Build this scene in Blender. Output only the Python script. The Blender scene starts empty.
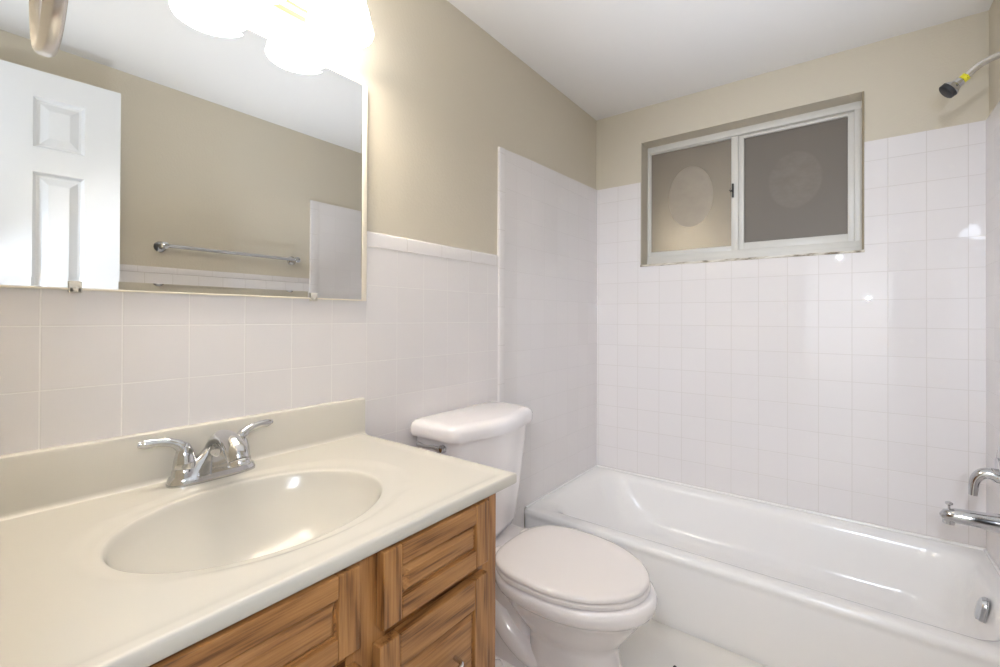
import bpy, bmesh, math
from mathutils import Vector, Matrix
PI = math.pi
SC = bpy.context.scene
COL = SC.collection

# ------------------------------------------------------------------ camera
cam_d = bpy.data.cameras.new('camera')
cam = bpy.data.objects.new('camera', cam_d)
COL.objects.link(cam)
R_ = Vector((0.7967, 0.6044, 0.0043)).normalized()
F_ = Vector((-0.6045, 0.7966, 0.00498)).normalized()
R_ = (R_ - F_ * R_.dot(F_)).normalized()
U_ = R_.cross(F_)
cam.matrix_world = Matrix(((R_.x, U_.x, -F_.x, 1.0968), (R_.y, U_.y, -F_.y, 0.0),
                           (R_.z, U_.z, -F_.z, 1.085), (0, 0, 0, 1)))
cam_d.sensor_width = 36.0
cam_d.lens = 452.356 / 1000 * 36.0
cam_d.shift_y = -0.01784
cam_d.clip_start = 0.01
SC.camera = cam

# ------------------------------------------------------------------ world, lights, exposure
world = bpy.data.worlds.new('night')
SC.world = world
world.use_nodes = True
world.node_tree.nodes['Background'].inputs[0].default_value = (0.02, 0.022, 0.03, 1)
world.node_tree.nodes['Background'].inputs[1].default_value = 1.0
SC.view_settings.view_transform = 'Standard'
SC.view_settings.look = 'None'
SC.view_settings.gamma = 1
SC.view_settings.use_curve_mapping = False
SC.view_settings.exposure = 0.80
SC.cycles.use_denoising = True
SC.cycles.max_bounces = 14
SC.cycles.diffuse_bounces = 8
SC.cycles.glossy_bounces = 6
SC.cycles.caustics_reflective = False
SC.cycles.caustics_refractive = False
SC.cycles.sample_clamp_indirect = 6.0


def lamp(name, loc, watts, radius, col):
    d = bpy.data.lights.new(name, 'POINT')
    d.energy = watts
    d.shadow_soft_size = radius
    d.color = col
    o = bpy.data.objects.new(name, d)
    o.location = loc
    COL.objects.link(o)
    return o


COOL_WHITE = (0.88, 0.97, 1.12)


def spot_lamp(name, loc, aim, watts, cone, radius):
    """spot lamp"""
    d = bpy.data.lights.new(name, 'SPOT')
    d.energy = watts
    d.color = COOL_WHITE
    d.spot_size = math.radians(cone)
    d.spot_blend = 1.0
    d.shadow_soft_size = radius
    o = bpy.data.objects.new(name, d)
    o.location = loc
    o.rotation_euler = (Vector(aim) - Vector(loc)).to_track_quat('-Z', 'Y').to_euler()
    COL.objects.link(o)


spot_lamp('flash', (1.07, -0.45, 1.66), (0.80, 2.35, 0.90), 39.0, 62, 0.006)
spot_lamp('side_flash', (1.28, -0.20, 1.28), (0.75, 2.35, 1.2), 27.0, 70, 0.006)
spot_lamp('bounce_fill', (0.88, 0.60, 0.95), (0.95, 0.80, 2.18), 12.0, 92, 0.06)  # upward spot added to soften the room light off the ceiling
spot_lamp('bounce_fill', (0.98, 1.30, 0.85), (1.0, 1.45, 2.18), 17.0, 92, 0.06)  # second unseen upward spot, added mid-room to brighten the far ceiling
lamp('fill_light', (1.12, -0.30, 1.76), 5.0, 0.05, COOL_WHITE)  # unseen point fill added in the doorway, not a hall lamp
spot_lamp('vanity_fill', (1.12, -0.06, 1.22), (0.30, 0.55, 0.80), 8.5, 85, 0.06)  # unseen fill added to lift the vanity fronts and left tiles
spot_lamp('hall_bounce_fill', (1.15, -0.40, 1.30), (1.15, -1.50, 1.10), 90.0, 110, 0.05)  # unseen spot added so the hall wall throws soft frontal fill
LAMP_Y = (0.648, 0.433, 0.218)
for ly in LAMP_Y:
    lamp('vanity_bulb_light', (0.106, ly, 1.812), 0.7, 0.025, (1.0, 0.97, 0.94))

# ------------------------------------------------------------------ geometry helpers
B = 2.3323      # back wall tile plane (y)
W = 1.506       # right wall tile plane (x)
H = 2.192       # ceiling
T = 0.1111      # tile module


class MB:
    def __init__(s):
        s.v, s.f, s.m = [], [], []

    def add(s, verts, faces, mi=0):
        n = len(s.v)
        s.v += [tuple(p) for p in verts]
        for f in faces:
            s.f.append([n + i for i in f])
            s.m.append(mi)
        return s

    def box(s, lo, hi, bev=0.0, seg=2, mi=0, mat=None):
        bm = bmesh.new()
        bmesh.ops.create_cube(bm, size=1.0)
        for v in bm.verts:
            v.co = Vector(((lo[k] + hi[k]) / 2 + v.co[k] * (hi[k] - lo[k]) for k in range(3)))
        if bev > 0:
            bmesh.ops.bevel(bm, geom=list(bm.edges), offset=bev, segments=seg, profile=0.5, affect='EDGES')
        if mat is not None:
            bm.transform(mat)
        bm.verts.index_update()
        s.add([v.co.copy() for v in bm.verts], [[v.index for v in f.verts] for f in bm.faces], mi)
        bm.free()
        return s

    def loft(s, loops, cap0=True, cap1=True, mi=0, closed=True):
        n = len(loops[0])
        vs = [p for l in loops for p in l]
        fs = []
        for a in range(len(loops) - 1):
            for i in range(n if closed else n - 1):
                j = (i + 1) % n
                fs.append([a * n + i, a * n + j, (a + 1) * n + j, (a + 1) * n + i])
        if cap0:
            fs.append(list(range(n))[::-1])
        if cap1:
            fs.append([(len(loops) - 1) * n + i for i in range(n)])
        return s.add(vs, fs, mi)

    def tube(s, path, rad, n=16, cap=True, mi=0, flat=None):
        P = [Vector(p) for p in path]
        if not isinstance(rad, (list, tuple)):
            rad = [rad] * len(P)
        loops = []
        t0 = (P[1] - P[0]).normalized()
        up = Vector((0, 0, 1)) if abs(t0.z) < 0.9 else Vector((1, 0, 0))
        nrm = t0.cross(up).normalized()
        for i, p in enumerate(P):
            a = P[max(i - 1, 0)]
            b = P[min(i + 1, len(P) - 1)]
            t = (b - a).normalized()
            nrm = (nrm - t * nrm.dot(t)).normalized()
            bn = t.cross(nrm)
            r = rad[i]
            k = flat[i] if flat else 1.0
            loops.append([p + nrm * (math.cos(2 * PI * q / n) * r) + bn * (math.sin(2 * PI * q / n) * r * k)
                          for q in range(n)])
        return s.loft(loops, cap, cap, mi)

    def lathe(s, c, prof, axis='z', n=32, mi=0, cap=True):
        """prof: list of (radius, distance along the axis)"""
        c = Vector(c)
        ax = axis if isinstance(axis, Vector) else {'x': Vector((1, 0, 0)), 'y': Vector((0, 1, 0)), 'z': Vector((0, 0, 1))}[axis]
        ax = ax.normalized()
        u = ax.orthogonal().normalized()
        w = ax.cross(u)
        loops = [[c + ax * h + (u * math.cos(2 * PI * q / n) + w * math.sin(2 * PI * q / n)) * max(r, 1e-5)
                  for q in range(n)] for r, h in prof]
        return s.loft(loops, cap, cap, mi)

    def build(s, name, mats, parent=None, smooth=35, kind=None):
        off = parent.location.copy() if parent is not None else Vector((0, 0, 0))
        if parent is not None and parent.parent is not None:
            off = off + parent.parent.location
        me = bpy.data.meshes.new(name)
        me.from_pydata([tuple(Vector(p) - off) for p in s.v], [], s.f)
        if not isinstance(mats, (list, tuple)):
            mats = [mats]
        for m in mats:
            me.materials.append(m)
        for p, mi in zip(me.polygons, s.m):
            p.material_index = mi
        bm = bmesh.new()
        bm.from_mesh(me)
        bmesh.ops.recalc_face_normals(bm, faces=bm.faces)
        bm.to_mesh(me)
        bm.free()
        if smooth:
            me.polygons.foreach_set('use_smooth', [True] * len(me.polygons))
            me.set_sharp_from_angle(angle=math.radians(smooth))
        o = bpy.data.objects.new(name, me)
        COL.objects.link(o)
        if parent is not None:
            o.parent = parent
        if kind:
            o['kind'] = kind
        return o


def thing(name, label, cat, loc, group=None, kind=None):
    o = bpy.data.objects.new(name, None)
    o.empty_display_size = 0.05
    COL.objects.link(o)
    o.location = loc
    if label:
        o['label'] = label
        o['category'] = cat
    if group:
        o['group'] = group
    if kind:
        o['kind'] = kind
    return o


def rrect(x0, x1, y0, y1, r, z, n=8):
    pts = []
    for cx, cy, a0 in ((x1 - r, y1 - r, 0), (x0 + r, y1 - r, 90), (x0 + r, y0 + r, 180), (x1 - r, y0 + r, 270)):
        for i in range(n + 1):
            a = math.radians(a0 + 90 * i / n)
            pts.append(Vector((cx + r * math.cos(a), cy + r * math.sin(a), z)))
    return pts


def smooth_path(pts, n=8):
    """Catmull-Rom through the points"""
    P = [Vector(p) for p in pts]
    P = [2 * P[0] - P[1]] + P + [2 * P[-1] - P[-2]]
    out = []
    for i in range(1, len(P) - 2):
        for k in range(n):
            t = k / n
            a, b, c, d = P[i - 1], P[i], P[i + 1], P[i + 2]
            out.append(0.5 * ((2 * b) + (c - a) * t + (2 * a - 5 * b + 4 * c - d) * t * t + (3 * b - a - 3 * c + d) * t ** 3))
    out.append(P[-2])
    return out


def lerp_list(vals, n):
    out = []
    for i in range(len(vals) - 1):
        for k in range(n):
            t = k / n
            t = t * t * (3 - 2 * t)
            out.append(vals[i] * (1 - t) + vals[i + 1] * t)
    out.append(vals[-1])
    return out


# ------------------------------------------------------------------ materials
def lin(c):
    return tuple(((x / 255) / 12.92 if x / 255 <= 0.04045 else ((x / 255 + 0.055) / 1.055) ** 2.4) for x in c) + (1,)


class NT:
    def __init__(s, name):
        s.mat = bpy.data.materials.new(name)
        s.mat.use_nodes = True
        s.t = s.mat.node_tree
        s.b = s.t.nodes['Principled BSDF']

    def n(s, typ, **kw):
        nd = s.t.nodes.new(typ)
        for k, v in kw.items():
            setattr(nd, k, v)
        return nd

    def l(s, a, b):
        s.t.links.new(a, b)

    def math(s, op, a, b=None, c=None):
        nd = s.n('ShaderNodeMath', operation=op)
        for i, x in enumerate((a, b, c)):
            if x is None:
                continue
            if isinstance(x, (int, float)):
                nd.inputs[i].default_value = x
            else:
                s.l(x, nd.inputs[i])
        return nd.outputs[0]

    def mix(s, fac, a, b):
        nd = s.n('ShaderNodeMix', data_type='RGBA')
        for i, x in ((0, fac), (6, a), (7, b)):
            if isinstance(x, (int, float)):
                nd.inputs[i].default_value = x
            elif isinstance(x, tuple):
                nd.inputs[i].default_value = x
            else:
                s.l(x, nd.inputs[i])
        return nd.outputs[2]

    def pos(s):
        return s.n('ShaderNodeNewGeometry').outputs['Position']

    def noise(s, vec, scale, detail=3, rough=0.5):
        nd = s.n('ShaderNodeTexNoise')
        nd.inputs['Scale'].default_value = scale
        nd.inputs['Detail'].default_value = detail
        nd.inputs['Roughness'].default_value = rough
        if vec is not None:
            s.l(vec, nd.inputs['Vector'])
        return nd.outputs['Fac']

    def bump(s, h, strength, dist, normal=None):
        nd = s.n('ShaderNodeBump')
        nd.inputs['Strength'].default_value = strength
        nd.inputs['Distance'].default_value = dist
        s.l(h, nd.inputs['Height'])
        if normal is not None:
            s.l(normal, nd.inputs['Normal'])
        return nd.outputs['Normal']

    def scaled(s, vec, sx, sy, sz):
        nd = s.n('ShaderNodeVectorMath', operation='MULTIPLY')
        s.l(vec, nd.inputs[0])
        nd.inputs[1].default_value = (sx, sy, sz)
        return nd.outputs[0]

    def ramp(s, fac, stops):
        nd = s.n('ShaderNodeValToRGB')
        e = nd.color_ramp.elements
        while len(e) < len(stops):
            e.new(0.5)
        for el, (p, c) in zip(e, stops):
            el.position = p
            el.color = c
        s.l(fac, nd.inputs[0])
        return nd.outputs[0]


def plain(name, col, rough=0.4, metal=0.0, coat=0.0, bump=None, var=0.0, spec=0.5):
    t = NT(name)
    t.b.inputs['Base Color'].default_value = lin(col)
    t.b.inputs['Roughness'].default_value = rough
    t.b.inputs['Metallic'].default_value = metal
    t.b.inputs['Coat Weight'].default_value = coat
    t.b.inputs['Coat Roughness'].default_value = 0.05
    t.b.inputs['Specular IOR Level'].default_value = spec
    p = t.pos()
    if var:
        f = t.noise(p, 9.0, 3)
        c2 = tuple(max(0, x * (1 - var)) for x in lin(col)[:3]) + (1,)
        t.l(t.mix(f, lin(col), c2), t.b.inputs['Base Color'])
    if bump:
        t.l(t.bump(t.noise(p, bump[0], 3), bump[1], bump[2]), t.b.inputs['Normal'])
    return t.mat


def tile_mat(name, axes, u0, v0, bw=T, bh=T, col=(222, 218, 217), grout=(208, 203, 199), mortar=0.0013):
    t = NT(name)
    sep = t.n('ShaderNodeSeparateXYZ')
    t.l(t.pos(), sep.inputs[0])
    com = t.n('ShaderNodeCombineXYZ')
    o = {'x': 0, 'y': 1, 'z': 2}
    t.l(t.math('SUBTRACT', sep.outputs[o[axes[0]]], u0 - 20 * bw), com.inputs[0])
    t.l(t.math('SUBTRACT', sep.outputs[o[axes[1]]], v0 - 40 * bh), com.inputs[1])
    br = t.n('ShaderNodeTexBrick')
    br.offset = 0.0
    br.squash = 1.0
    t.l(com.outputs[0], br.inputs['Vector'])
    br.inputs['Scale'].default_value = 1.0
    br.inputs['Mortar Size'].default_value = mortar
    br.inputs['Mortar Smooth'].default_value = 0.35
    br.inputs['Bias'].default_value = 0.0
    br.inputs['Brick Width'].default_value = bw
    br.inputs['Row Height'].default_value = bh
    br.inputs['Color1'].default_value = lin(col)
    br.inputs['Color2'].default_value = lin(tuple(c - 2 for c in col))
    br.inputs['Mortar'].default_value = lin(grout)
    t.l(br.outputs['Color'], t.b.inputs['Base Color'])
    inv = t.math('SUBTRACT', 1.0, br.outputs['Fac'])
    nb = t.bump(inv, 0.5, 0.0012)
    # every tile is set at a slightly different tilt
    cell = t.n('ShaderNodeVectorMath', operation='DIVIDE')
    t.l(com.outputs[0], cell.inputs[0])
    cell.inputs[1].default_value = (bw, bh, 1)
    fl = t.n('ShaderNodeVectorMath', operation='FLOOR')
    t.l(cell.outputs[0], fl.inputs[0])
    wn = t.n('ShaderNodeTexWhiteNoise', noise_dimensions='3D')
    t.l(fl.outputs[0], wn.inputs['Vector'])
    sb = t.n('ShaderNodeVectorMath', operation='SUBTRACT')
    t.l(wn.outputs['Color'], sb.inputs[0])
    sb.inputs[1].default_value = (0.5, 0.5, 0.5)
    ml = t.n('ShaderNodeVectorMath', operation='SCALE')
    t.l(sb.outputs[0], ml.inputs[0])
    ml.inputs['Scale'].default_value = 0.011
    ad = t.n('ShaderNodeVectorMath', operation='ADD')
    t.l(nb, ad.inputs[0])
    t.l(ml.outputs[0], ad.inputs[1])
    nm = t.n('ShaderNodeVectorMath', operation='NORMALIZE')
    t.l(ad.outputs[0], nm.inputs[0])
    t.l(nm.outputs[0], t.b.inputs['Normal'])
    t.b.inputs['Roughness'].default_value = 0.014
    return t.mat


def oak(name, grain):
    """grain: axis along which the fibres run"""
    t = NT(name)
    p = t.pos()
    k = [75, 75, 75]
    k['xyz'.index(grain)] = 2.2
    # cathedral figure: rings distorted along the fibre
    wv = t.n('ShaderNodeTexWave', wave_type='BANDS', bands_direction='DIAGONAL', wave_profile='SIN')
    kk = [9, 9, 9]
    kk['xyz'.index(grain)] = 1.6
    t.l(t.scaled(p, *kk), wv.inputs['Vector'])
    wv.inputs['Scale'].default_value = 1.6
    wv.inputs['Distortion'].default_value = 7.0
    wv.inputs['Detail'].default_value = 2.5
    wv.inputs['Detail Scale'].default_value = 1.3
    fine = t.noise(t.scaled(p, *[x * 4 for x in k]), 1.0, 4, 0.65)
    mid = t.noise(t.scaled(p, *k), 1.0, 3, 0.6)
    f = t.math('ADD', t.math('MULTIPLY', wv.outputs['Fac'], 0.16), t.math('ADD', t.math('MULTIPLY', fine, 0.45), t.math('MULTIPLY', mid, 0.34)))
    c = t.ramp(f, [(0.30, lin((98, 60, 29))), (0.43, lin((154, 106, 59))), (0.58, lin((176, 126, 74))), (0.80, lin((190, 143, 91)))])
    t.l(c, t.b.inputs['Base Color'])
    t.b.inputs['Roughness'].default_value = 0.36
    t.b.inputs['Coat Weight'].default_value = 0.15
    t.l(t.bump(fine, 0.12, 0.002), t.b.inputs['Normal'])
    return t.mat


M = {}
M['paint'] = plain('tan_wall_paint', (200, 192, 175), 0.70, bump=(130, 0.35, 0.002), spec=0.25)
M['ceil'] = plain('white_ceiling_paint', (226, 224, 221), 0.85, bump=(90, 0.15, 0.002), spec=0.2)
M['hall'] = plain('pale_hall_paint', (225, 222, 215), 0.8)
M['floor'] = plain('white_floor_vinyl', (232, 229, 224), 0.3, var=0.04)
M['tile_back'] = tile_mat('white_tile_back', 'xz', 0.2363, 1.2748)
M['tile_left'] = tile_mat('white_tile_left', 'yz', 0.1418, 1.0677, grout=(231, 228, 225), mortar=0.0014)
M['tile_surround'] = tile_mat('white_tile_surround_side', 'yz', B, 1.280, grout=(217, 213, 211), mortar=0.0010)
M['tile_right'] = tile_mat('white_tile_right', 'yz', 0.12, 1.0677)
M['tile_cap'] = tile_mat('white_tile_cap', 'yz', 0.958, 1.2905, 0.1545, 0.3)
M['tile_trim'] = tile_mat('white_tile_trim', 'yz', 3.0, 1.284, 2.0, 0.1545)
M['porcelain'] = plain('white_porcelain', (237, 233, 233), 0.08, coat=0.5)
M['tub'] = plain('white_tub_enamel', (231, 229, 227), 0.14, coat=0.0, spec=0.35)
M['marble'] = plain('cream_cultured_marble', (203, 198, 187), 0.17, coat=0.0, var=0.03, spec=0.28)
M['seat'] = plain('white_seat_plastic', (227, 221, 218), 0.16)
M['chrome'] = plain('chrome', (205, 205, 206), 0.07, 1.0)
M['nickel'] = plain('satin_nickel', (226, 222, 217), 0.26, 1.0)
M['dark_rubber'] = plain('dark_nozzle_rubber', (38, 38, 40), 0.5)
M['brass'] = plain('brass', (196, 170, 122), 0.25, 1.0)
M['glare_white'] = plain('glare_white', (240, 236, 226), 0.25)  # white that stands in for glare on the brass backplate
M['door'] = plain('white_door_paint', (217, 219, 221), 0.3)
M['alu'] = plain('white_window_aluminium', (216, 213, 206), 0.4, var=0.1)
M['black'] = plain('black_metal', (25, 23, 22), 0.4)
M['dark'] = plain('dark_cabinet_gap', (46, 30, 19), 0.7)
M['oak_h'] = oak('oak_horizontal_grain', 'y')
M['oak_v'] = oak('oak_vertical_grain', 'z')
M['strip'] = plain('cream_edge_strip', (236, 226, 208), 0.4)
M['clip'] = plain('clear_plastic_clip', (205, 200, 190), 0.2)

t = NT('mirror_silver')
t.b.inputs['Base Color'].default_value = (0.86, 0.87, 0.86, 1)
t.b.inputs['Metallic'].default_value = 1.0
t.b.inputs['Roughness'].default_value = 0.0
M['mirror'] = t.mat

t = NT('lit_frosted_shade')
t.b.inputs['Base Color'].default_value = lin((250, 244, 232))
t.b.inputs['Roughness'].default_value = 0.3
t.b.inputs['Emission Color'].default_value = (1.0, 0.985, 0.97, 1)
t.b.inputs['Emission Strength'].default_value = 9.5
M['shade'] = t.mat

t = NT('yellow_tape')
v = t.n('ShaderNodeTexVoronoi')
v.inputs['Scale'].default_value = 160
t.l(t.pos(), v.inputs['Vector'])
t.l(t.ramp(v.outputs['Distance'], [(0.18, lin((60, 58, 20))), (0.34, lin((214, 204, 40)))]), t.b.inputs['Base Color'])
t.b.inputs['Roughness'].default_value = 0.4
M['tape'] = t.mat


def caulk_mat():
    t = NT('stained_caulk')
    p = t.pos()
    f = t.noise(t.scaled(p, 13, 30, 70), 1.0, 4, 0.6)
    t.l(t.ramp(f, [(0.40, lin((108, 96, 76))), (0.50, lin((196, 188, 172))), (0.62, lin((222, 218, 208)))]), t.b.inputs['Base Color'])
    t.b.inputs['Roughness'].default_value = 0.5
    return t.mat


M['caulk'] = caulk_mat()
M['old_caulk'] = plain('brown_old_caulk', (160, 146, 120), 0.6, var=0.35)


def frosted(name, cx, cz, rx, rz, amount, rough, spec, ior=1.5, glow_tint=(1, 1, 1, 1), peb=0.2):
    """dark night glass, pebbled, with an oval mark on it"""
    t = NT(name)
    p = t.pos()
    sep = t.n('ShaderNodeSeparateXYZ')
    t.l(p, sep.inputs[0])
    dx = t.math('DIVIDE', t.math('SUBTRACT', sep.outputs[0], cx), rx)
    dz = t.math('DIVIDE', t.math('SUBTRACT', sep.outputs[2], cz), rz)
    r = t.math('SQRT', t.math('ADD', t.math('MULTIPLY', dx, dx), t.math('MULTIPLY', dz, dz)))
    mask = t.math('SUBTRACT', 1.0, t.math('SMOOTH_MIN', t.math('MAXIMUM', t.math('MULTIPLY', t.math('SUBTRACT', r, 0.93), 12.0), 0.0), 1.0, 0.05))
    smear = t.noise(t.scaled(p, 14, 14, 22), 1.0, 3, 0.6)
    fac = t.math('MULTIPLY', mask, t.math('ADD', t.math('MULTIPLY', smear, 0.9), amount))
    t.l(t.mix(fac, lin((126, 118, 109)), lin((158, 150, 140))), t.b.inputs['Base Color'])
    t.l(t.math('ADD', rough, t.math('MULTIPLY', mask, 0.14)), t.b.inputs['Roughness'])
    t.b.inputs['Transmission Weight'].default_value = 0.12
    t.b.inputs['IOR'].default_value = ior
    t.b.inputs['Specular Tint'].default_value = glow_tint
    t.b.inputs['Specular IOR Level'].default_value = spec
    t.l(t.bump(t.noise(p, 260, 2), peb, 0.0006), t.b.inputs['Normal'])
    return t.mat


M['glass_l'] = frosted('frosted_glass_left', 0.466, 1.716, 0.108, 0.157, 0.0, 0.26, 0.8, 1.8, (1.0, 0.89, 0.70, 1), 0.45)  # warm specular tint paints a lamp glow into this pane
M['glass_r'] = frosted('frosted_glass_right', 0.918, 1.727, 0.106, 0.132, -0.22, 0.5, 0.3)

# ------------------------------------------------------------------ room shell
PT = 0.005      # tile stands this far proud of the paint


def struct(name, mb, mats, parent=None, smooth=30):
    o = mb.build(name, mats, parent, smooth)
    o['kind'] = 'structure'
    return o


struct('floor', MB().box((-0.13, -1.6, -0.06), (W + 0.13, B + 0.2, 0)), M['floor'])
struct('ceiling', MB().box((-0.13, -1.6, H), (W + 0.13, B + 0.2, H + 0.06)), M['ceil'])
struct('wall_left', MB().box((-0.13, -1.6, 0), (-PT, B + 0.2, H)), M['paint'])
struct('wall_right', MB().box((W + PT, -1.6, 0), (W + 0.13, B + 0.2, H)), M['paint'])
struct('wall_rear', MB().box((-PT, -1.6, 0), (W + PT, -1.5, H)), M['hall'])
mb = MB()
mb.box((-PT, -0.12, 0), (0.83, 0.0, H))
mb.box((1.455, -0.12, 0), (W + PT, 0.0, H))
mb.box((0.83, -0.12, 2.06), (1.455, 0.0, H))
struct('wall_front', mb, M['paint'])
# door lining round the opening
mb = MB()
mb.box((0.815, -0.125, 0), (0.832, -0.005, 2.062), 0.002)
mb.box((1.453, -0.125, 0), (1.470, -0.005, 2.062), 0.002)
mb.box((0.815, -0.125, 2.045), (1.470, -0.005, 2.062), 0.002)
struct('trim_1', mb, M['door'])

# back wall with the window hole
OX0, OX1, OZ0, OZ1 = 0.2515, 1.160, 1.3625, 2.007
mb = MB()
yb0, yb1 = B + PT, B + 0.2
mb.box((-PT, yb0, 0), (OX0, yb1, H))
mb.box((OX1, yb0, 0), (W + PT, yb1, H))
mb.box((OX0, yb0, 0), (OX1, yb1, OZ0))
mb.box((OX0, yb0, OZ1), (OX1, yb1, H))
struct('wall_back', mb, M['paint'])
ZT = 1.799
ZR = 0.268
mb = MB()
mb.box((0, B, ZR), (OX0 - 0.002, yb0, ZT))
mb.box((OX1 + 0.003, B, ZR), (W, yb0, ZT))
mb.box((OX0 - 0.002, B, ZR), (OX1 + 0.003, yb0, OZ0 - 0.003))
struct('wall_back_tile', mb, M['tile_back'])

# left wall tiling: wainscot, its cap course and the taller tub surround
YS = 1.432
struct('wall_left_tile', MB().box((-PT, 0, 0), (0, YS, 1.2905)), M['tile_left'])
mb = MB()
pr = [(-PT, 1.2905), (0.0012, 1.2905), (0.0012, 1.327), (-0.001, 1.3335), (-PT, 1.336)]
mb.loft([[Vector((x, y, z)) for x, z in pr] for y in (0, YS)])
struct('trim_2', mb, M['tile_cap'])
mb = MB()


def slope_top(mb, x0, x1, y0, y1, z0, za, zb):
    mb.add([(x0, y0, z0), (x1, y0, z0), (x1, y1, z0), (x0, y1, z0), (x0, y0, za), (x1, y0, za), (x1, y1, zb), (x0, y1, zb)],
           [[0, 3, 2, 1], [4, 5, 6, 7], [0, 1, 5, 4], [1, 2, 6, 5], [2, 3, 7, 6], [3, 0, 4, 7]])


slope_top(mb, -PT, 0.004, YS + 0.04, 1.619, 0, 1.769, 1.777)
slope_top(mb, -PT, 0.004, 1.619, B, ZR, 1.777, ZT)
struct('wall_left_surround_tile', mb, M['tile_surround'])
mb = MB()
pr = [(-PT, YS), (0.002, YS), (0.004, YS + 0.003), (0.006, YS + 0.009), (0.006, YS + 0.037), (0.004, YS + 0.040), (-PT, YS + 0.040)]
mb.loft([[Vector((x, y, z)) for x, y in pr] for z in (0, 1.769)])
struct('trim_3', mb, M['tile_trim'])

# right wall tiling (seen in the mirror and along the right edge)
YR = 1.493
struct('wall_right_tile', MB().box((W, 0.02, 0), (W + PT, YR, 1.29)), M['tile_right'])
mb = MB()
mb.box((W - 0.002, 0.02, 1.29), (W + PT, YR, 1.320), 0.002)
struct('trim_4', mb, M['tile_cap'])
mb = MB()
mb.box((W - 0.004, YR + 0.055, 0), (W + PT, 1.619, ZT))
mb.box((W - 0.004, 1.619, ZR), (W + PT, B, ZT))
struct('wall_right_surround_tile', mb, M['tile_surround'])
mb = MB()
mb.box((W - 0.008, YR, 0), (W + PT, YR + 0.055, ZT), 0.003)
struct('trim_5', mb, M['tile_trim'])

# ------------------------------------------------------------------ window
win = thing('window_1', 'white aluminium sliding window with two dark frosted panes high in the tub wall', 'window', (0.7, B + 0.1, OZ0), kind='structure')
yf = B + 0.098
mb = MB()
fy0, fy1 = yf, yf + 0.06
mb.box((OX0, fy0, OZ1 - 0.032), (OX1, fy1, OZ1), 0.002)
mb.box((OX0, fy0, OZ0), (OX1, fy1, OZ0 + 0.055), 0.002)
mb.box((OX0, fy0 + 0.001, OZ0 + 0.001), (OX0 + 0.012, fy1 - 0.001, OZ1 - 0.001), 0.002)
mb.box((OX1 - 0.026, fy0 + 0.001, OZ0 + 0.001), (OX1 - 0.0005, fy1 - 0.001, OZ1 - 0.001), 0.002)
# track lips on the bottom rail
mb.box((OX0, fy0 - 0.006, OZ0), (OX1, fy0 + 0.002, OZ0 + 0.030), 0.0015)
mb.build('window_frame', M['alu'], win)


def sash(x0, x1, z0, z1, y, wl, wr, wt, wb, glass, glow_turn=0.0):
    mb = MB()
    mb.box((x0, y, z0), (x0 + wl, y + 0.022, z1), 0.002)
    mb.box((x1 - wr, y, z0), (x1, y + 0.022, z1), 0.002)
    mb.box((x0 + 0.001, y + 0.001, z1 - wt), (x1 - 0.001, y + 0.021, z1 - 0.001), 0.002)
    mb.box((x0 + 0.001, y + 0.001, z0 + 0.001), (x1 - 0.001, y + 0.021, z0 + wb), 0.002)
    s = mb.build('sash', M['alu'], win)
    xc = (x0 + x1) / 2
    rot = Matrix.Translation((xc, y + 0.011, 0)) @ Matrix.Rotation(math.radians(glow_turn), 4, 'Z') @ Matrix.Translation((-xc, -y - 0.011, 0))
    MB().box((x0 + wl - 0.004, y + 0.015, z0 + wb - 0.004), (x1 - wr + 0.004, y + 0.019, z1 - wt + 0.004), mat=rot).build('pane', glass, s)
    return s


sash(OX0 + 0.006, 0.690, OZ0 + 0.05, OZ1 - 0.022, yf + 0.012, 0.010, 0.030, 0.014, 0.030, M['glass_l'], 2.2)  # left pane turned to steer the lamp reflection to its lower left
sash(0.688, OX1 - 0.02, OZ0 + 0.05, OZ1 - 0.022, yf + 0.026, 0.025, 0.028, 0.022, 0.042, M['glass_r'])
mb = MB()
mb.box((0.664, yf + 0.001, 1.677), (0.672, yf + 0.013, 1.744), 0.002)
mb.tube(smooth_path([(0.668, yf + 0.004, 1.715), (0.661, yf - 0.006, 1.705), (0.655, yf - 0.008, 1.712)], 4), 0.003, 8)
mb.build('latch', M['black'], win)
# stained caulk along the foot and the right side of the opening
mb = MB()
mb.box((OX0 - 0.004, B - 0.004, OZ0 - 0.007), (OX1 + 0.006, B + 0.03, OZ0 + 0.004), 0.003)
struct('trim_6', mb, M['caulk'])
struct('trim_7', MB().box((OX1 - 0.003, B - 0.003, OZ0 + 0.005), (OX1 + 0.004, B + 0.02, OZ1 - 0.002), 0.002), M['old_caulk'])

# ------------------------------------------------------------------ bathtub
tub = thing('bathtub', 'long white enamel bathtub along the tiled window wall', 'bathtub', (W / 2, 1.99, 0))
x0, x1, y0, y1 = 0.001, W - 0.001, 1.620, B - 0.001
NR = 10
L = []


def rl(a, b, c, d, r, z):
    L.append(rrect(a, b, c, d, r, z, NR))


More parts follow.
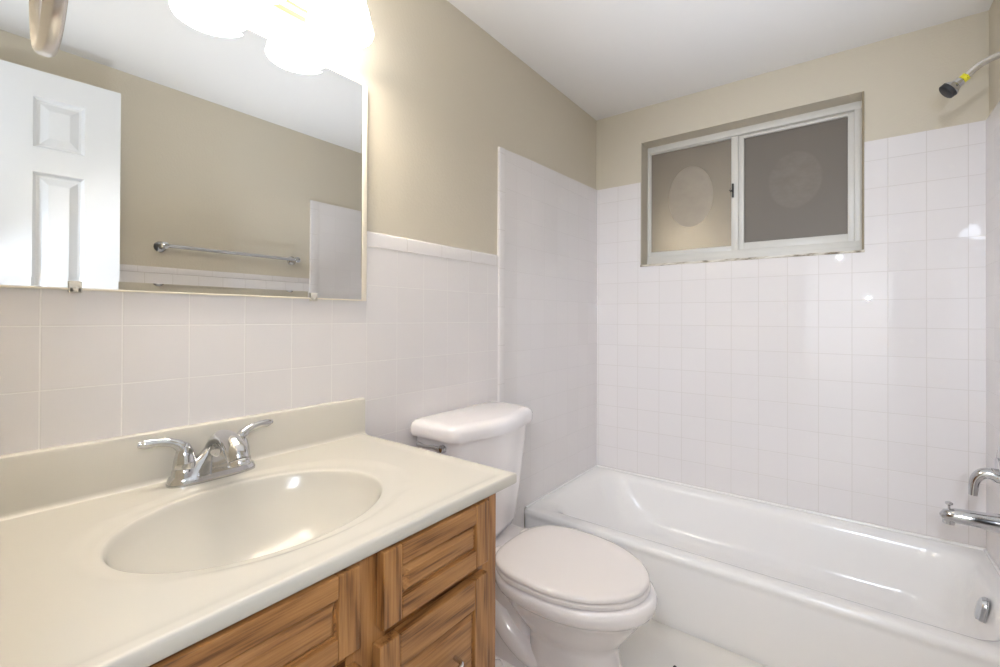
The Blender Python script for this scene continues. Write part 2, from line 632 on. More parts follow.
rl(x0, x1, y0 + 0.018, y1, 0.004, 0.0)
rl(x0, x1, y0 + 0.018, y1, 0.004, 0.014)
rl(x0, x1, y0 + 0.006, y1, 0.004, 0.020)
rl(x0, x1, y0 + 0.006, y1, 0.004, 0.222)
rl(x0, x1, y0 + 0.004, y1, 0.004, 0.236)
rl(x0, x1, y0 + 0.000, y1, 0.006, 0.244)
rl(x0, x1, y0 + 0.000, y1, 0.006, 0.254)
rl(x0, x1, y0 + 0.003, y1, 0.008, 0.261)
rl(x0, x1, y0 + 0.008, y1, 0.010, 0.265)
rl(x0 + 0.026, x1 - 0.020, y0 + 0.034, y1 - 0.014, 0.05, 0.2662)
rl(x0 + 0.040, x1 - 0.032, y0 + 0.052, y1 - 0.024, 0.08, 0.2640)
rl(x0 + 0.054, x1 - 0.042, y0 + 0.066, y1 - 0.033, 0.10, 0.2590)
rl(x0 + 0.068, x1 - 0.050, y0 + 0.078, y1 - 0.041, 0.115, 0.2500)
rl(x0 + 0.084, x1 - 0.057, y0 + 0.087, y1 - 0.048, 0.125, 0.2350)
rl(x0 + 0.112, x1 - 0.065, y0 + 0.096, y1 - 0.055, 0.135, 0.2050)
rl(x0 + 0.165, x1 - 0.080, y0 + 0.108, y1 - 0.064, 0.14, 0.1400)
rl(x0 + 0.225, x1 - 0.095, y0 + 0.122, y1 - 0.076, 0.15, 0.0800)
rl(x0 + 0.265, x1 - 0.112, y0 + 0.130, y1 - 0.090, 0.15, 0.0500)
rl(x0 + 0.320, x1 - 0.120, y0 + 0.165, y1 - 0.125, 0.14, 0.0380)
rl(x0 + 0.420, x1 - 0.200, y0 + 0.240, y1 - 0.200, 0.10, 0.0340)
mb = MB()
mb.loft(L)
mb.build('basin', M['tub'], tub, 50)
# overflow plate on the drain end
oc = Vector((W - 0.0675, 1.978, 0.205))
ox = Vector((-1, 0, 0.16)).normalized()
oy = Vector((0, 1, 0))
oz = ox.cross(oy)
if oz.z < 0:
    oz = -oz
prof = []
for i in range(17):
    a = PI * i / 16
    prof.append((math.cos(a) * 0.026, 0.012 + math.sin(a) * 0.030))
prof += [(-0.026, -0.024), (0.026, -0.024)]
mb = MB()
loops = []
for sc, d in ((1.0, 0.0), (1.0, 0.006), (0.9, 0.014), (0.6, 0.0185), (0.1, 0.020)):
    loops.append([oc + oy * (a * sc) + oz * (b * (sc if b > -0.02 else 1)) + ox * d for a, b in prof])
mb.loft(loops)
ov = mb.build('overflow_plate', M['chrome'], tub, 40)
MB().box((-0.002, -0.006, -0.014), (0.004, 0.006, 0.004), 0.001,
         mat=Matrix.Translation(oc + ox * 0.017 - oz * 0.016)).build('trip_lever', M['black'], ov)

# caulk bead between tub rim and tile
mb = MB()
mb.tube([(0.006, 1.628, 0.2675), (0.006, B - 0.004, 0.2675)], 0.0055, 12)
mb.tube([(0.004, B - 0.003, 0.2675), (W - 0.004, B - 0.003, 0.2675)], 0.0055, 12)
mb.tube([(W - 0.006, 1.628, 0.2675), (W - 0.006, B - 0.004, 0.2675)], 0.0055, 12)
struct('trim_8', mb, M['tub'])

# tub spout
TY = 1.976
sp = thing('tub_spout', 'chrome tub spout with diverter knob on the right wall above the tub', 'spout', (W - 0.004, TY, 0.475))
mb = MB()
zc = 0.478
path = [(W - 0.004, TY, zc), (W - 0.02, TY, zc), (W - 0.045, TY, zc), (W - 0.085, TY, zc + 0.000), (W - 0.135, TY, zc - 0.001),
        (W - 0.154, TY, zc - 0.004), (W - 0.164, TY, zc - 0.010)]
mb.tube(path, [0.031, 0.031, 0.0275, 0.024, 0.022, 0.018, 0.009], 28)
mb.tube([(W - 0.1455, TY, zc - 0.004), (W - 0.1470, TY, zc - 0.028)], [0.016, 0.0145], 20)
mb.build('spout_body', M['chrome'], sp, 40)
mb = MB()
mb.lathe((W - 0.146, TY, zc + 0.012), [(0.003, 0), (0.003, 0.016), (0.009, 0.020), (0.0095, 0.025), (0.004, 0.028)], 'z', 18)
mb.build('diverter_knob', M['chrome'], sp, 40)

# shower valve
vz = 0.645
vt = thing('shower_valve', 'round chrome shower valve with a curved lever on the right wall', 'valve', (W - 0.004, 1.975, vz))
mb = MB()
mb.lathe((W - 0.004, 1.975, vz), [(0.098, 0), (0.098, -0.008), (0.092, -0.018), (0.070, -0.028), (0.040, -0.033), (0.028, -0.035), (0.028, -0.040)], 'x', 44)
mb.build('escutcheon', M['chrome'], vt, 40)
mb = MB()
mb.lathe((W - 0.034, 1.975, vz - 0.028), [(0.020, 0), (0.020, -0.012), (0.016, -0.018)], 'x', 24)
hp = smooth_path([(W - 0.034, 1.975, vz - 0.028), (W - 0.056, 1.975, vz - 0.022), (W - 0.076, 1.975, vz - 0.027),
                  (W - 0.090, 1.975, vz - 0.050), (W - 0.094, 1.975, vz - 0.094)], 7)
nh = len(hp)
mb.tube(hp, [0.022 - 0.012 * (i / (nh - 1)) ** 0.8 for i in range(nh)], 18)
mb.build('lever', M['chrome'], vt, 40)

# shower head on its arm
SY = 1.98
sh = thing('shower', 'chrome shower head on a bent arm with yellow tape at its neck', 'shower head', (W - 0.0, SY, 1.875))
ap = smooth_path([(W + 0.004, SY, 1.884), (W - 0.035, SY, 1.880), (W - 0.067, SY, 1.869), (W - 0.086, SY, 1.857), (W - 0.113, SY, 1.832)], 7)
MB().tube(ap, 0.0095, 18).build('arm', M['nickel'], sh, 40)
MB().lathe((W + 0.004, SY, 1.884), [(0.030, 0), (0.030, -0.003), (0.024, -0.010), (0.012, -0.014)], 'x', 28).build('wall_flange', M['chrome'], sh, 40)
ad = Vector((-0.75, 0.0, -0.66)).normalized()
n0 = Vector((W - 0.105, SY, 1.839))
MB().lathe(n0, [(0.0105, 0), (0.0125, 0.001), (0.0125, 0.014), (0.0105, 0.0155)], ad, 20).build('tape', M['tape'], sh, 40)
hd = Vector((-0.79, -0.03, -0.61)).normalized()
h0 = n0 + ad * 0.015
mb = MB()
mb.lathe(h0, [(0.0095, -0.002), (0.0130, 0.002), (0.0130, 0.010), (0.0145, 0.014), (0.0145, 0.017), (0.019, 0.022), (0.0245, 0.030), (0.0255, 0.034)], hd, 32)
mb.build('head_shell', M['chrome'], sh, 40)
MB().lathe(h0, [(0.0250, 0.0335), (0.0245, 0.046), (0.021, 0.0485), (0.001, 0.0475)], hd, 32).build('spray_face', M['dark_rubber'], sh, 40)

# ------------------------------------------------------------------ toilet
TC = 1.180
toi = thing('toilet', 'white two piece toilet with closed lid between vanity and bathtub', 'toilet', (0.35, TC, 0))


def egg(xb, xf, hw, z, n=48, sq=2.3, shift=0.0):
    """closed loop, blunt at the back, round at the front"""
    xm = xb + (xf - xb) * (0.45 + shift)
    pts = []
    for i in range(n):
        a = 2 * PI * i / n
        c, s = math.cos(a), math.sin(a)
        e = 2.0 if c > 0 else sq
        rx = (xf - xm) if c > 0 else (xm - xb)
        px = xm + rx * math.copysign(abs(c) ** (2 / e), c)
        py = TC + hw * math.copysign(abs(s) ** (2 / e), s)
        pts.append(Vector((px, py, z)))
    return pts


mb = MB()
Ls = [egg(0.355, 0.620, 0.098, 0.0, sq=4), egg(0.355, 0.618, 0.097, 0.05, sq=4), egg(0.36, 0.612, 0.094, 0.13, sq=4),
      egg(0.36, 0.606, 0.093, 0.175, sq=4), egg(0.355, 0.608, 0.095, 0.190, sq=3.6), egg(0.33, 0.622, 0.107, 0.207, sq=3.2),
      egg(0.30, 0.643, 0.124, 0.236, sq=2.8), egg(0.27, 0.664, 0.141, 0.266, sq=2.5), egg(0.258, 0.683, 0.157, 0.293, sq=2.5), egg(0.250, 0.693, 0.166, 0.303, sq=2.5),
      egg(0.245, 0.703, 0.1755, 0.311, sq=2.5), egg(0.24, 0.707, 0.1790, 0.319, sq=2.5), egg(0.24, 0.709, 0.1805, 0.334, sq=2.5),
      egg(0.242, 0.706, 0.178, 0.346, sq=2.5), egg(0.25, 0.698, 0.171, 0.352, sq=2.5)]
mb.loft(Ls)
# deck that carries the tank
dk = [rrect(0.05, 0.36, TC - 0.07, TC + 0.07, 0.03, 0.02), rrect(0.05, 0.36, TC - 0.07, TC + 0.07, 0.03, 0.20), rrect(0.04, 0.33, TC - 0.115, TC + 0.115, 0.04, 0.28),
      rrect(0.035, 0.34, TC - 0.135, TC + 0.135, 0.04, 0.345), rrect(0.04, 0.335, TC - 0.13, TC + 0.13, 0.04, 0.352)]
mb.loft(dk)
# foot flange and sculpted trapway on both flanks
mb.loft([rrect(0.15, 0.50, TC - 0.112, TC + 0.112, 0.05, 0.0), rrect(0.15, 0.50, TC - 0.112, TC + 0.112, 0.05, 0.022), rrect(0.158, 0.50, TC - 0.104, TC + 0.104, 0.05, 0.036),
         rrect(0.17, 0.48, TC - 0.09, TC + 0.09, 0.05, 0.044)])
for s in (-1, 1):
    tp = smooth_path([(0.205, TC + s * 0.060, 0.300), (0.225, TC + s * 0.066, 0.235), (0.262, TC + s * 0.068, 0.175), (0.315, TC + s * 0.068, 0.130),
                      (0.375, TC + s * 0.066, 0.105), (0.43, TC + s * 0.055, 0.100)], 6)
    mb.tube(tp, lerp_list([0.030, 0.032, 0.034, 0.034, 0.034, 0.030], 6), 20)
    mb.lathe((0.27, TC + s * 0.095, 0.030), [(0.016, 0), (0.016, 0.012), (0.012, 0.022), (0.003, 0.026)], 'z', 18)
mb.build('bowl', M['porcelain'], toi, 50)


def plan(xb, xf, hw, z, bow, r=0.035, n=10):
    """tank outline: straight back, bowed front"""
    pts = []
    N = 28
    for i in range(N + 1):
        y = -hw + 2 * hw * i / N
        k = abs(y) / hw
        edge = 0.0
        if hw - abs(y) < r:
            q = 1 - (hw - abs(y)) / r
            edge = r * (1 - math.sqrt(max(0, 1 - q * q)))
        pts.append(Vector((xf - bow * 0.5 * (1 - math.cos(PI * k)) - edge, TC - 0.008 + y, z)))
    for i in range(7):
        a = PI / 2 * i / 6
        pts.append(Vector((xb + 0.02 - 0.02 * math.sin(a), TC - 0.008 + hw - 0.02 + 0.02 * math.cos(a), z)))
    for i in range(7):
        a = PI / 2 * i / 6
        pts.append(Vector((xb + 0.02 - 0.02 * math.cos(a), TC - 0.008 - hw + 0.02 - 0.02 * math.sin(a), z)))
    return pts


mb = MB()
mb.loft([plan(0.045, 0.165, 0.135, 0.353, 0.015), plan(0.035, 0.185, 0.155, 0.362, 0.02), plan(0.030, 0.196, 0.166, 0.385, 0.025), plan(0.025, 0.210, 0.179, 0.50, 0.030),
         plan(0.022, 0.226, 0.192, 0.65, 0.034), plan(0.020, 0.232, 0.198, 0.716, 0.036)])
mb.build('tank', M['porcelain'], toi, 50)
mb = MB()
mb.loft([plan(0.018, 0.234, 0.199, 0.716, 0.036), plan(0.010, 0.248, 0.211, 0.718, 0.037), plan(0.008, 0.250, 0.213, 0.726, 0.037),
         plan(0.008, 0.250, 0.213, 0.746, 0.037), plan(0.011, 0.246, 0.209, 0.757, 0.037), plan(0.018, 0.236, 0.201, 0.764, 0.036),
         plan(0.030, 0.220, 0.187, 0.7675, 0.034)])
mb.build('tank_lid', M['porcelain'], toi, 50)
mb = MB()
mb.loft([egg(0.261, 0.683, 0.172, 0.353, sq=2.9), egg(0.256, 0.690, 0.178, 0.357, sq=2.9), egg(0.256, 0.690, 0.178, 0.366, sq=2.9), egg(0.255, 0.687, 0.173, 0.3695, sq=2.9)])
mb.build('seat', M['seat'], toi, 50)
mb = MB()
mb.loft([egg(0.260, 0.680, 0.171, 0.3705, sq=2.9), egg(0.254, 0.688, 0.178, 0.3735, sq=2.9), egg(0.254, 0.688, 0.178, 0.380, sq=2.9), egg(0.259, 0.682, 0.173, 0.3855, sq=2.9),
         egg(0.270, 0.670, 0.163, 0.3885, sq=2.9), egg(0.30, 0.640, 0.135, 0.3915, sq=2.7), egg(0.38, 0.58, 0.09, 0.3930), egg(0.44, 0.52, 0.03, 0.3935)])
for s in (-1, 1):
    mb.box((0.240, TC + s * 0.075 - 0.022, 0.353), (0.275, TC + s * 0.075 + 0.022, 0.380), 0.008)
mb.build('lid', M['seat'], toi, 50)
mb = MB()
ly = TC - 0.008 - 0.192
mb.lathe((0.146, ly + 0.006, 0.694), [(0.013, 0), (0.013, -0.008), (0.010, -0.014), (0.012, -0.020), (0.010, -0.027), (0.004, -0.030)], 'y', 22)
lp = smooth_path([(0.144, ly - 0.016, 0.694), (0.115, ly - 0.020, 0.697), (0.085, ly - 0.022, 0.694), (0.055, ly - 0.022, 0.697)], 5)
mb.tube(lp, lerp_list([0.007, 0.0055, 0.0055, 0.0075], 5), 14)
mb.build('flush_lever', M['chrome'], toi, 40)

# ------------------------------------------------------------------ vanity cabinet
CX = 0.530      # face frame plane
van = thing('vanity_cabinet', 'oak vanity cabinet with raised panel drawers under the cream sink top', 'cabinet', (0.28, 0.38, 0))
VY0, VY1 = 0.004, 0.736
CT = 0.7365      # underside of the top
mb = MB()
mb.box((0.004, VY0, 0.09), (CX - 0.018, VY0 + 0.016, CT - 0.002))
mb.box((0.004, VY1 - 0.016, 0.0), (CX - 0.018, VY1, CT - 0.002), mi=1)
mb.box((0.004, VY0, 0.09), (CX - 0.018, VY1, 0.106))
mb.box((0.004, VY0, 0.0), (CX - 0.075, VY0 + 0.016, 0.09))
mb.box((CX - 0.09, VY0, 0.0), (CX - 0.075, VY1, 0.09))
mb.build('carcass', [M['oak_v'], M['oak_v']], van, 30)
# face frame
mb = MB()
fz0, fz1 = 0.09, CT - 0.002
xa, xb = CX - 0.018, CX
for a, b in ((VY0, 0.055), (0.385, 0.455), (0.694, VY1)):
    mb.box((xa, a, fz0), (xb, b, fz1), 0.001, mi=0)
for a, b in ((fz0, 0.13), (0.575, 0.625), (0.712, fz1)):
    mb.box((xa, 0.055, a), (xb - 0.0005, 0.385, b), 0.001, mi=1)
for a, b in ((fz0, 0.13), (0.335, 0.375), (0.575, 0.632), (0.712, fz1)):
    mb.box((xa, 0.455, a), (xb - 0.0005, 0.694, b), 0.001, mi=1)
mb.build('face_frame', [M['oak_v'], M['oak_h']], van, 30)


def front(name, ya, yb, za, zb, w=0.048, parent=van, vertical=False, rail=None):
    """slab front: stiles, rails and a raised field with a bevelled edge"""
    x0, x1 = CX + 0.0005, CX + 0.020
    rl_ = rail or w * 0.95
    mb = MB()
    mb.box((x0, ya, za), (x1, ya + w, zb), 0.0025, mi=0)
    mb.box((x0, yb - w, za), (x1, yb, zb), 0.0025, mi=0)
    mb.box((x0, ya + w, za), (x1, yb - w, za + rl_), 0.0025, mi=1)
    mb.box((x0, ya + w, zb - rl_), (x1, yb - w, zb), 0.0025, mi=1)
    a, b, c, d = ya + w, yb - w, za + rl_, zb - rl_

    def ring(i, x):
        return [Vector((x, a + i, c + i)), Vector((x, b - i, c + i)), Vector((x, b - i, d - i)), Vector((x, a + i, d - i))]
    mb.loft([ring(-0.002, x0), ring(-0.002, x1 - 0.006), ring(0.003, x1 - 0.007), ring(0.012, x1 + 0.001), ring(0.015, x1 + 0.0015)], mi=0 if vertical else 1)
    return mb.build(name, [M['oak_v'], M['oak_h']], parent, 20)


d1 = front('drawer', 0.437, 0.688, 0.614, 0.732, 0.036)
d2 = front('drawer', 0.430, 0.688, 0.350, 0.594, 0.040, rail=0.054)
d3 = front('drawer', 0.430, 0.688, 0.112, 0.328, 0.040, rail=0.054)
ff = front('false_front', 0.035, 0.395, 0.614, 0.732, 0.034)
dr = front('door', 0.035, 0.400, 0.112, 0.586, 0.055, vertical=True)


def pull(parent, yc, z, half=0.038):
    mb = MB()
    p = smooth_path([(CX + 0.019, yc - half, z), (CX + 0.040, yc - half * 0.92, z), (CX + 0.046, yc - half * 0.5, z),
                     (CX + 0.047, yc, z), (CX + 0.046, yc + half * 0.5, z), (CX + 0.040, yc + half * 0.92, z), (CX + 0.019, yc + half, z)], 5)
    mb.tube(p, 0.0042, 12)
    mb.build('pull', M['chrome'], parent, 40)


pull(d2, 0.553, 0.486)
pull(d3, 0.553, 0.225)
MB().lathe((CX + 0.019, 0.384, 0.570), [(0.007, 0), (0.006, 0.010), (0.013, 0.016), (0.015, 0.021), (0.011, 0.027), (0.002, 0.029)], 'x', 22).build('knob', M['chrome'], dr, 40)

# ------------------------------------------------------------------ vanity top with moulded sink
top = thing('washbasin', 'cream cultured marble vanity top with moulded oval sink and backsplash', 'sink', (0.28, 0.39, CT))
ZC = 0.757
RX0, RX1, RY0, RY1 = 0.019, 0.5435, 0.004, 0.779
SCX, SCY, SAX, SAY = 0.299, 0.380, 0.164, 0.212
angs = [2 * PI * i / 176 for i in range(176)]
for cxx, cyy in ((RX0, RY0), (RX1, RY0), (RX1, RY1), (RX0, RY1)):
    a = math.atan2((cyy - SCY) / SAY, (cxx - SCX) / SAX) % (2 * PI)
    i = min(range(len(angs)), key=lambda q: abs(angs[q] - a))
    angs[i] = a
angs.sort()


def ray_rect(a, x0, x1, y0, y1):
    dx, dy = math.cos(a) * SAX, math.sin(a) * SAY
    ts = []
    if dx > 1e-9: ts.append((x1 - SCX) / dx)
    if dx < -1e-9: ts.append((x0 - SCX) / dx)
    if dy > 1e-9: ts.append((y1 - SCY) / dy)
    if dy < -1e-9: ts.append((y0 - SCY) / dy)
    return min(ts)


def sstep(t):
    t = max(0.0, min(1.0, t))
    return t * t * (3 - 2 * t)


DEP = 0.135
loops = []
for r in (0.06, 0.12, 0.2, 0.3, 0.4, 0.5, 0.6, 0.7, 0.78, 0.84, 0.89, 0.93, 0.96, 0.985, 1.0, 1.012, 1.025):
    rr = min(r / 1.0, 1.0)
    d = DEP * (1 - rr ** 2.4) ** 0.72 if rr < 1 else 0
    if r > 0.93:   # round the lip over
        d = DEP * (1 - 0.93 ** 2.4) ** 0.72 * (1 - sstep((r - 0.93) / 0.095)) ** 1.3
    loops.append([Vector((SCX + SAX * r * math.cos(a), SCY + SAY * r * math.sin(a), ZC - 0.0035 - d)) for a in angs])
ts = [0.06, 0.12, 0.18, 0.24, 0.30, 0.36, 0.44, 0.52, 0.62, 0.72, 0.80, 0.85, 0.88, 0.91, 0.94, 0.97, 1.0]
for t in ts:
    lp = []
    for a in angs:
        tr = ray_rect(a, RX0, RX1, RY0, RY1)
        r = 1.025 + (tr - 1.025) * t
        x, y = SCX + SAX * r * math.cos(a), SCY + SAY * r * math.sin(a)
        z = ZC
        # shallow recess round the bowl
        ro = math.hypot((x - SCX + 0.004) / (SAX + 0.030), (y - SCY - 0.012) / (SAY + 0.050))
        z -= 0.0035 * (1 - sstep((ro - 0.94) / 0.06))
        # raised drip edge at the front and the right end
        e = min(RX1 - x, RY1 - y)
        z += 0.0022 * (1 - sstep((e - 0.012) / 0.016))
        lp.append(Vector((x, y, z)))
    loops.append(lp)


def grow(lp, o, dz):
    res = []
    for p in lp:
        q = p.copy()
        if p.x > RX1 - 1e-4: q.x += o
        if p.y > RY1 - 1e-4: q.y += o
        q.z += dz
        res.append(q)
    return res


base = [Vector((p.x, p.y, ZC + 0.0022)) for p in loops[-1]]
loops.append(grow(base, 0.0022, -0.0008))
loops.append(grow(base, 0.0038, -0.0028))
loops.append(grow(base, 0.0045, -0.006))
loops.append(grow([Vector((p.x, p.y, 0)) for p in base], 0.0045, CT + 0.003))
loops.append(grow([Vector((p.x, p.y, 0)) for p in base], 0.0025, CT))
loops.append([Vector((SCX + (p.x - SCX) * 0.9, SCY + (p.y - SCY) * 0.9, CT)) for p in base])
mb = MB()
mb.loft(loops, True, False)
basin = mb.build('counter', M['marble'], top, 40)
MB().lathe((SCX, SCY, ZC - DEP - 0.004), [(0.022, 0.0), (0.022, 0.003), (0.016, 0.0035), (0.012, 0.001)], 'z', 24).build('drain', M['chrome'], top, 40)
mb = MB()
pr = [(0.001, CT), (0.0205, CT), (0.0205, ZC + 0.094), (0.0185, ZC + 0.0985), (0.015, ZC + 0.100), (0.001, ZC + 0.100)]
mb.loft([[Vector((x, y, z)) for x, z in pr] for y in (0.002, 0.790)])
# cove between splash and top
cv = [(0.0205, ZC - 0.001)] + [(0.0205 + 0.010 * (1 - math.cos(PI / 2 * i / 5)), ZC - 0.001 + 0.010 * (1 - math.sin(PI / 2 * i / 5))) for i in range(6)]
mb.loft([[Vector((x, y, z)) for x, z in cv] for y in (0.002, 0.790)])
mb.build('backsplash', M['marble'], top, 30)

# ------------------------------------------------------------------ faucet
FY = 0.387
FX = 0.064
fau = thing('faucet', 'chrome two handle bathroom faucet behind the oval sink', 'faucet', (FX, FY, ZC))
zb = ZC + 0.0003
mb = MB()


def stad(hx, hy, z, n=40):
    pts = []
    for i in range(n):
        a = 2 * PI * i / n
        c, s = math.cos(a), math.sin(a)
        pts.append(Vector((FX + math.copysign(abs(c) ** 0.75, c) * hx, FY + math.copysign(abs(s) ** 0.6, s) * hy, z)))
    return pts


mb.loft([stad(0.029, 0.081, zb), stad(0.029, 0.081, zb + 0.005), stad(0.026, 0.077, zb + 0.015), stad(0.022, 0.066, zb + 0.024), stad(0.018, 0.044, zb + 0.036),
         stad(0.014, 0.026, zb + 0.050), stad(0.010, 0.014, zb + 0.062)])
mb.build('base', M['chrome'], fau, 40)
for s in (-1, 1):
    hy = FY + s * 0.051
    mb = MB()
    mb.lathe((FX, hy, zb + 0.010), [(0.0235, 0), (0.0215, 0.016), (0.0205, 0.019), (0.0195, 0.021), (0.0200, 0.023), (0.0185, 0.036),
                                    (0.0150, 0.052), (0.0105, 0.063), (0.0070, 0.068)], 'z', 28)
    hp = smooth_path([(FX, hy, zb + 0.060), (FX - 0.001, hy + s * 0.006, zb + 0.073), (FX - 0.002, hy + s * 0.020, zb + 0.083),
                      (FX - 0.004, hy + s * 0.042, zb + 0.088), (FX - 0.006, hy + s * 0.060, zb + 0.088), (FX - 0.007, hy + s * 0.073, zb + 0.089)], 6)
    mb.tube(hp, lerp_list([0.0125, 0.0110, 0.0085, 0.0074, 0.0085, 0.0050], 6), 18, flat=lerp_list([1, 1, 0.9, 0.8, 0.65, 0.6], 6))
    mb.build('handle', M['chrome'], fau, 45)
mb = MB()
sp_ = smooth_path([(FX - 0.010, FY, zb + 0.008), (FX - 0.004, FY, zb + 0.045), (FX + 0.014, FY, zb + 0.073), (FX + 0.048, FY, zb + 0.086),
                   (FX + 0.084, FY, zb + 0.082), (FX + 0.108, FY, zb + 0.068), (FX + 0.117, FY, zb + 0.054)], 7)
mb.tube(sp_, lerp_list([0.021, 0.0165, 0.015, 0.0165, 0.0190, 0.0200, 0.0185], 7), 24, flat=lerp_list([1.4, 1.2, 1, 1, 1, 1, 1], 7))
spt = mb.build('spout', M['chrome'], fau, 45)
MB().lathe((FX + 0.1165, FY, zb + 0.058), [(0.0150, 0), (0.0186, -0.004), (0.0192, -0.007), (0.0188, -0.013), (0.015, -0.014)], Vector((-0.30, 0, 0.95)), 24).build('aerator', M['chrome'], spt, 40)

# ------------------------------------------------------------------ mirror
mir = thing('mirror', 'large wall mirror above the cream vanity top', 'mirror', (0.004, 0.41, 1.14))
MY0, MY1, MZ0, MZ1 = 0.004, 0.785, 1.1355, 1.746
bw, bt = 0.018, 0.0008
xm = 0.0060
inner = [Vector((xm, MY0 + bw, MZ0 + 0.015)), Vector((xm, MY1 - 0.002, MZ0 + 0.015)), Vector((xm, MY1 - 0.002, MZ1 - bw)), Vector((xm, MY0 + bw, MZ1 - bw))]
outer = [Vector((xm + bt, MY0, MZ0)), Vector((xm + bt, MY1, MZ0)), Vector((xm + bt, MY1, MZ1)), Vector((xm + bt, MY0, MZ1))]
back = [Vector((0.0025, p.y, p.z)) for p in outer]
mb = MB()
mb.loft([back, outer, inner])
mb.build('mirror_glass', M['mirror'], mir, 0)
mb = MB()
mb.box((0.0012, MY1, MZ0 - 0.004), (0.0078, MY1 + 0.017, MZ1 + 0.002), 0.001)
mb.box((0.0012, MY0, MZ0 - 0.004), (0.0078, MY1 + 0.001, MZ0 - 0.0005), 0.001)
mb.build('edge_strip', M['strip'], mir, 30)
for y in (0.184, 0.639):
    mb = MB()
    mb.box((0.0012, y - 0.009, MZ0 - 0.009), (0.012, y + 0.009, MZ0 + 0.001), 0.002)
    mb.box((0.0085, y - 0.009, MZ0 - 0.009), (0.012, y + 0.009, MZ0 + 0.012), 0.0015)
    mb.lathe((0.011, y, MZ0 - 0.004), [(0.004, 0), (0.004, 0.0015), (0.002, 0.0025)], 'x', 12)
    mb.build('clip', M['clip'], mir, 30)

# ------------------------------------------------------------------ vanity light
vl = thing('vanity_light', 'brass bar light with three glowing bell shades above the mirror', 'light fixture', (0.0, 0.433, 1.8340))
mb = MB()
mb.box((-0.0045, 0.125, 1.8390), (0.016, 0.741, 1.9490), 0.004)
mb.box((0.014, 0.137, 1.8530), (0.026, 0.729, 1.9350), 0.004)
mb.build('backplate', M['brass'], vl, 30)
MB().box((0.0255, 0.147, 1.8630), (0.028, 0.719, 1.9250), 0.001).build('glare_panel', M['glare_white'], vl, 30)  # overexposed glare of the polished brass, put in as a white panel
for ly in LAMP_Y:
    mb = MB()
    mb.tube(smooth_path([(0.026, ly, 1.8920), (0.055, ly, 1.9080), (0.085, ly, 1.9440), (0.106, ly, 1.9540), (0.106, ly, 1.9320)], 6), 0.008, 14)
    mb.lathe((0.106, ly, 1.9175), [(0.030, -0.006), (0.031, 0.0), (0.028, 0.012), (0.014, 0.020), (0.008, 0.024)], 'z', 24)
    mb.build('arm', M['brass'], vl, 40)
    prof = [(0.0775, 1.7920), (0.0790, 1.7965), (0.0770, 1.8045), (0.0735, 1.8175), (0.0675, 1.8455), (0.0590, 1.8755), (0.0470, 1.9015), (0.0290, 1.9205)]
    inn = [(r - 0.0035, z) for r, z in prof[::-1]]
    mb = MB()
    mb.lathe((0.106, ly, 0.0), [(r, z) for r, z in prof] + [(r, z + 0.001) for r, z in inn], 'z', 40, cap=False)
    n = 40
    k = len(prof) * 2
    mb.f += [[(k - 1) * n + i, (k - 1) * n + (i + 1) % n, (i + 1) % n, i] for i in range(n)]
    mb.m += [0] * n
    sh_ = mb.build('shade', M['shade'], vl, 50)

# ------------------------------------------------------------------ towel ring on the front wall
tr = thing('towel_ring', 'satin metal towel ring hanging in front of the mirror, upper left', 'towel ring', (0.66, 0.0, 1.42))
rc = Vector((0.66, 0.0590, 1.351))
ud = Vector((0.16, -0.010, 0)).normalized()
mb = MB()
ring = []
nseg = 48
wd = Vector((0, 0, 1)).cross(ud).normalized()
for i in range(nseg):
    a = 2 * PI * i / nseg
    rad = (ud * math.cos(a) + Vector((0, 0, 1)) * math.sin(a))
    ring.append([rc + rad * (0.078 + 0.0035 * math.cos(q)) + wd * (0.0058 * math.sin(q)) for q in [2 * PI * k / 14 for k in range(14)]])
ring.append(ring[0])
mb.loft(ring, False, False)
mb.build('ring', M['nickel'], tr, 50)
mb = MB()
mb.lathe((0.66, 0.0, 1.425), [(0.026, 0.0), (0.026, 0.006), (0.018, 0.012), (0.011, 0.018), (0.010, 0.058), (0.013, 0.062), (0.013, 0.074), (0.008, 0.078)], 'y', 28)
mb.build('post', M['nickel'], tr, 40)

# ------------------------------------------------------------------ towel bar on the right wall
tb = thing('towel_bar', 'long chrome towel bar on the tan right wall, reflected in the mirror', 'towel bar', (W, 1.058, 1.417))
for y in (0.736, 1.380):
    mb = MB()
    mb.lathe((W + PT, y, 1.417), [(0.026, 0), (0.026, -0.005), (0.020, -0.012), (0.013, -0.018), (0.012, -0.056), (0.016, -0.060), (0.016, -0.074), (0.010, -0.078)], 'x', 26)
    mb.build('post', M['chrome'], tb, 40)
MB().tube([(W - 0.062, 0.736, 1.417), (W - 0.062, 1.380, 1.417)], 0.0085, 16).build('bar', M['chrome'], tb, 40)

# ------------------------------------------------------------------ open door (reflected in the mirror)
dx, dy = 1.423, -0.055
door = thing('door_1', 'white six panel door standing open, seen in the mirror', 'door', (dx, dy, 0), kind='structure')
ang = math.atan2(1.362 - 1.423, 0.606)       # leaf swings from the hinge towards +y
RM = Matrix.Translation(Vector((dx, dy, 0))) @ Matrix.Rotation(-ang, 4, 'Z')
DW, DH, DT = 0.610, 2.032, 0.035
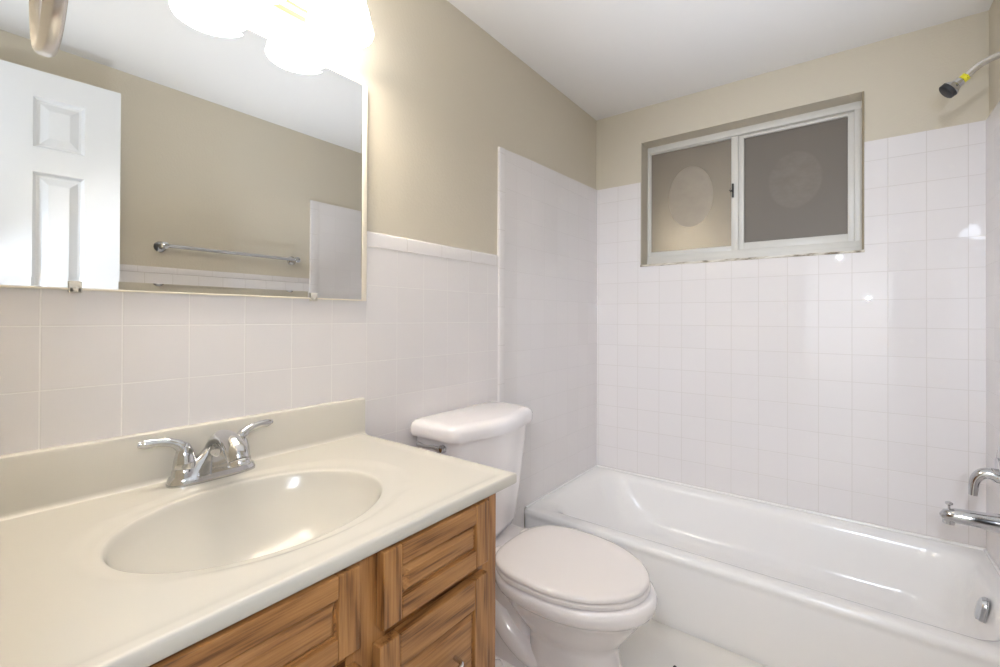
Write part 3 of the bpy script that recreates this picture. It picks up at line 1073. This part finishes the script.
# local frame: y along the leaf, x = 0 on the visible face, x > 0 inside the leaf
st, mu = 0.112, 0.092
pw = (DW - 2 * st - mu) / 2
rows = [(0.24, 0.86), (0.98, 1.640), (1.735, 1.930)]
cols = [(st, st + pw), (st + pw + mu, DW - st)]
mb = MB()
ys = [0, st, st + pw, st + pw + mu, DW - st, DW]
zs = [0.008, 0.24, 0.86, 0.98, 1.640, 1.735, 1.930, DH]
for i in range(5):
    for j in range(7):
        if i in (1, 3) and j in (1, 3, 5):
            a, b, c, d = ys[i], ys[i + 1], zs[j], zs[j + 1]

            def rg(o, x):
                return [Vector((x, a + o, c + o)), Vector((x, b - o, c + o)), Vector((x, b - o, d - o)), Vector((x, a + o, d - o))]
            for sgn, xf in ((1, 0.0), (-1, DT)):
                mb.loft([rg(0, xf), rg(0.010, xf + sgn * 0.012), rg(0.018, xf + sgn * 0.013), rg(0.044, xf + sgn * 0.002), rg(0.046, xf + sgn * 0.0018)], False, True)
        else:
            mb.box((0, ys[i], zs[j]), (DT, ys[i + 1], zs[j + 1]))
mb.v = [tuple(RM @ Vector(p)) for p in mb.v]
mb.build('door_leaf', M['door'], door, 15)
mb = MB()
mb.lathe((0, DW - 0.06, 0.93), [(0.030, 0.0), (0.030, -0.004), (0.014, -0.010), (0.012, -0.030), (0.026, -0.040), (0.028, -0.052), (0.018, -0.062), (0.002, -0.064)], 'x', 28)
mb.v = [tuple(RM @ Vector(p)) for p in mb.v]
mb.build('door_knob', M['nickel'], door, 40)

# ------------------------------------------------------------------ small dark chip on the floor
mb = MB()
loops = []
for r, z in ((0.006, 0.0), (0.007, 0.002), (0.004, 0.006), (0.001, 0.008)):
    loops.append([Vector((0.681 + r * 1.0 * math.cos(a) * (1 + 0.3 * math.cos(3 * a)), 1.455 + r * 0.6 * math.sin(a), z)) for a in [2 * PI * i / 12 for i in range(12)]])
mb.loft(loops)
sp0 = mb.build('floor_chip', M['black'], None, 40)
sp0['label'] = 'tiny dark chip lying on the white floor beside the bathtub'
sp0['category'] = 'chip'
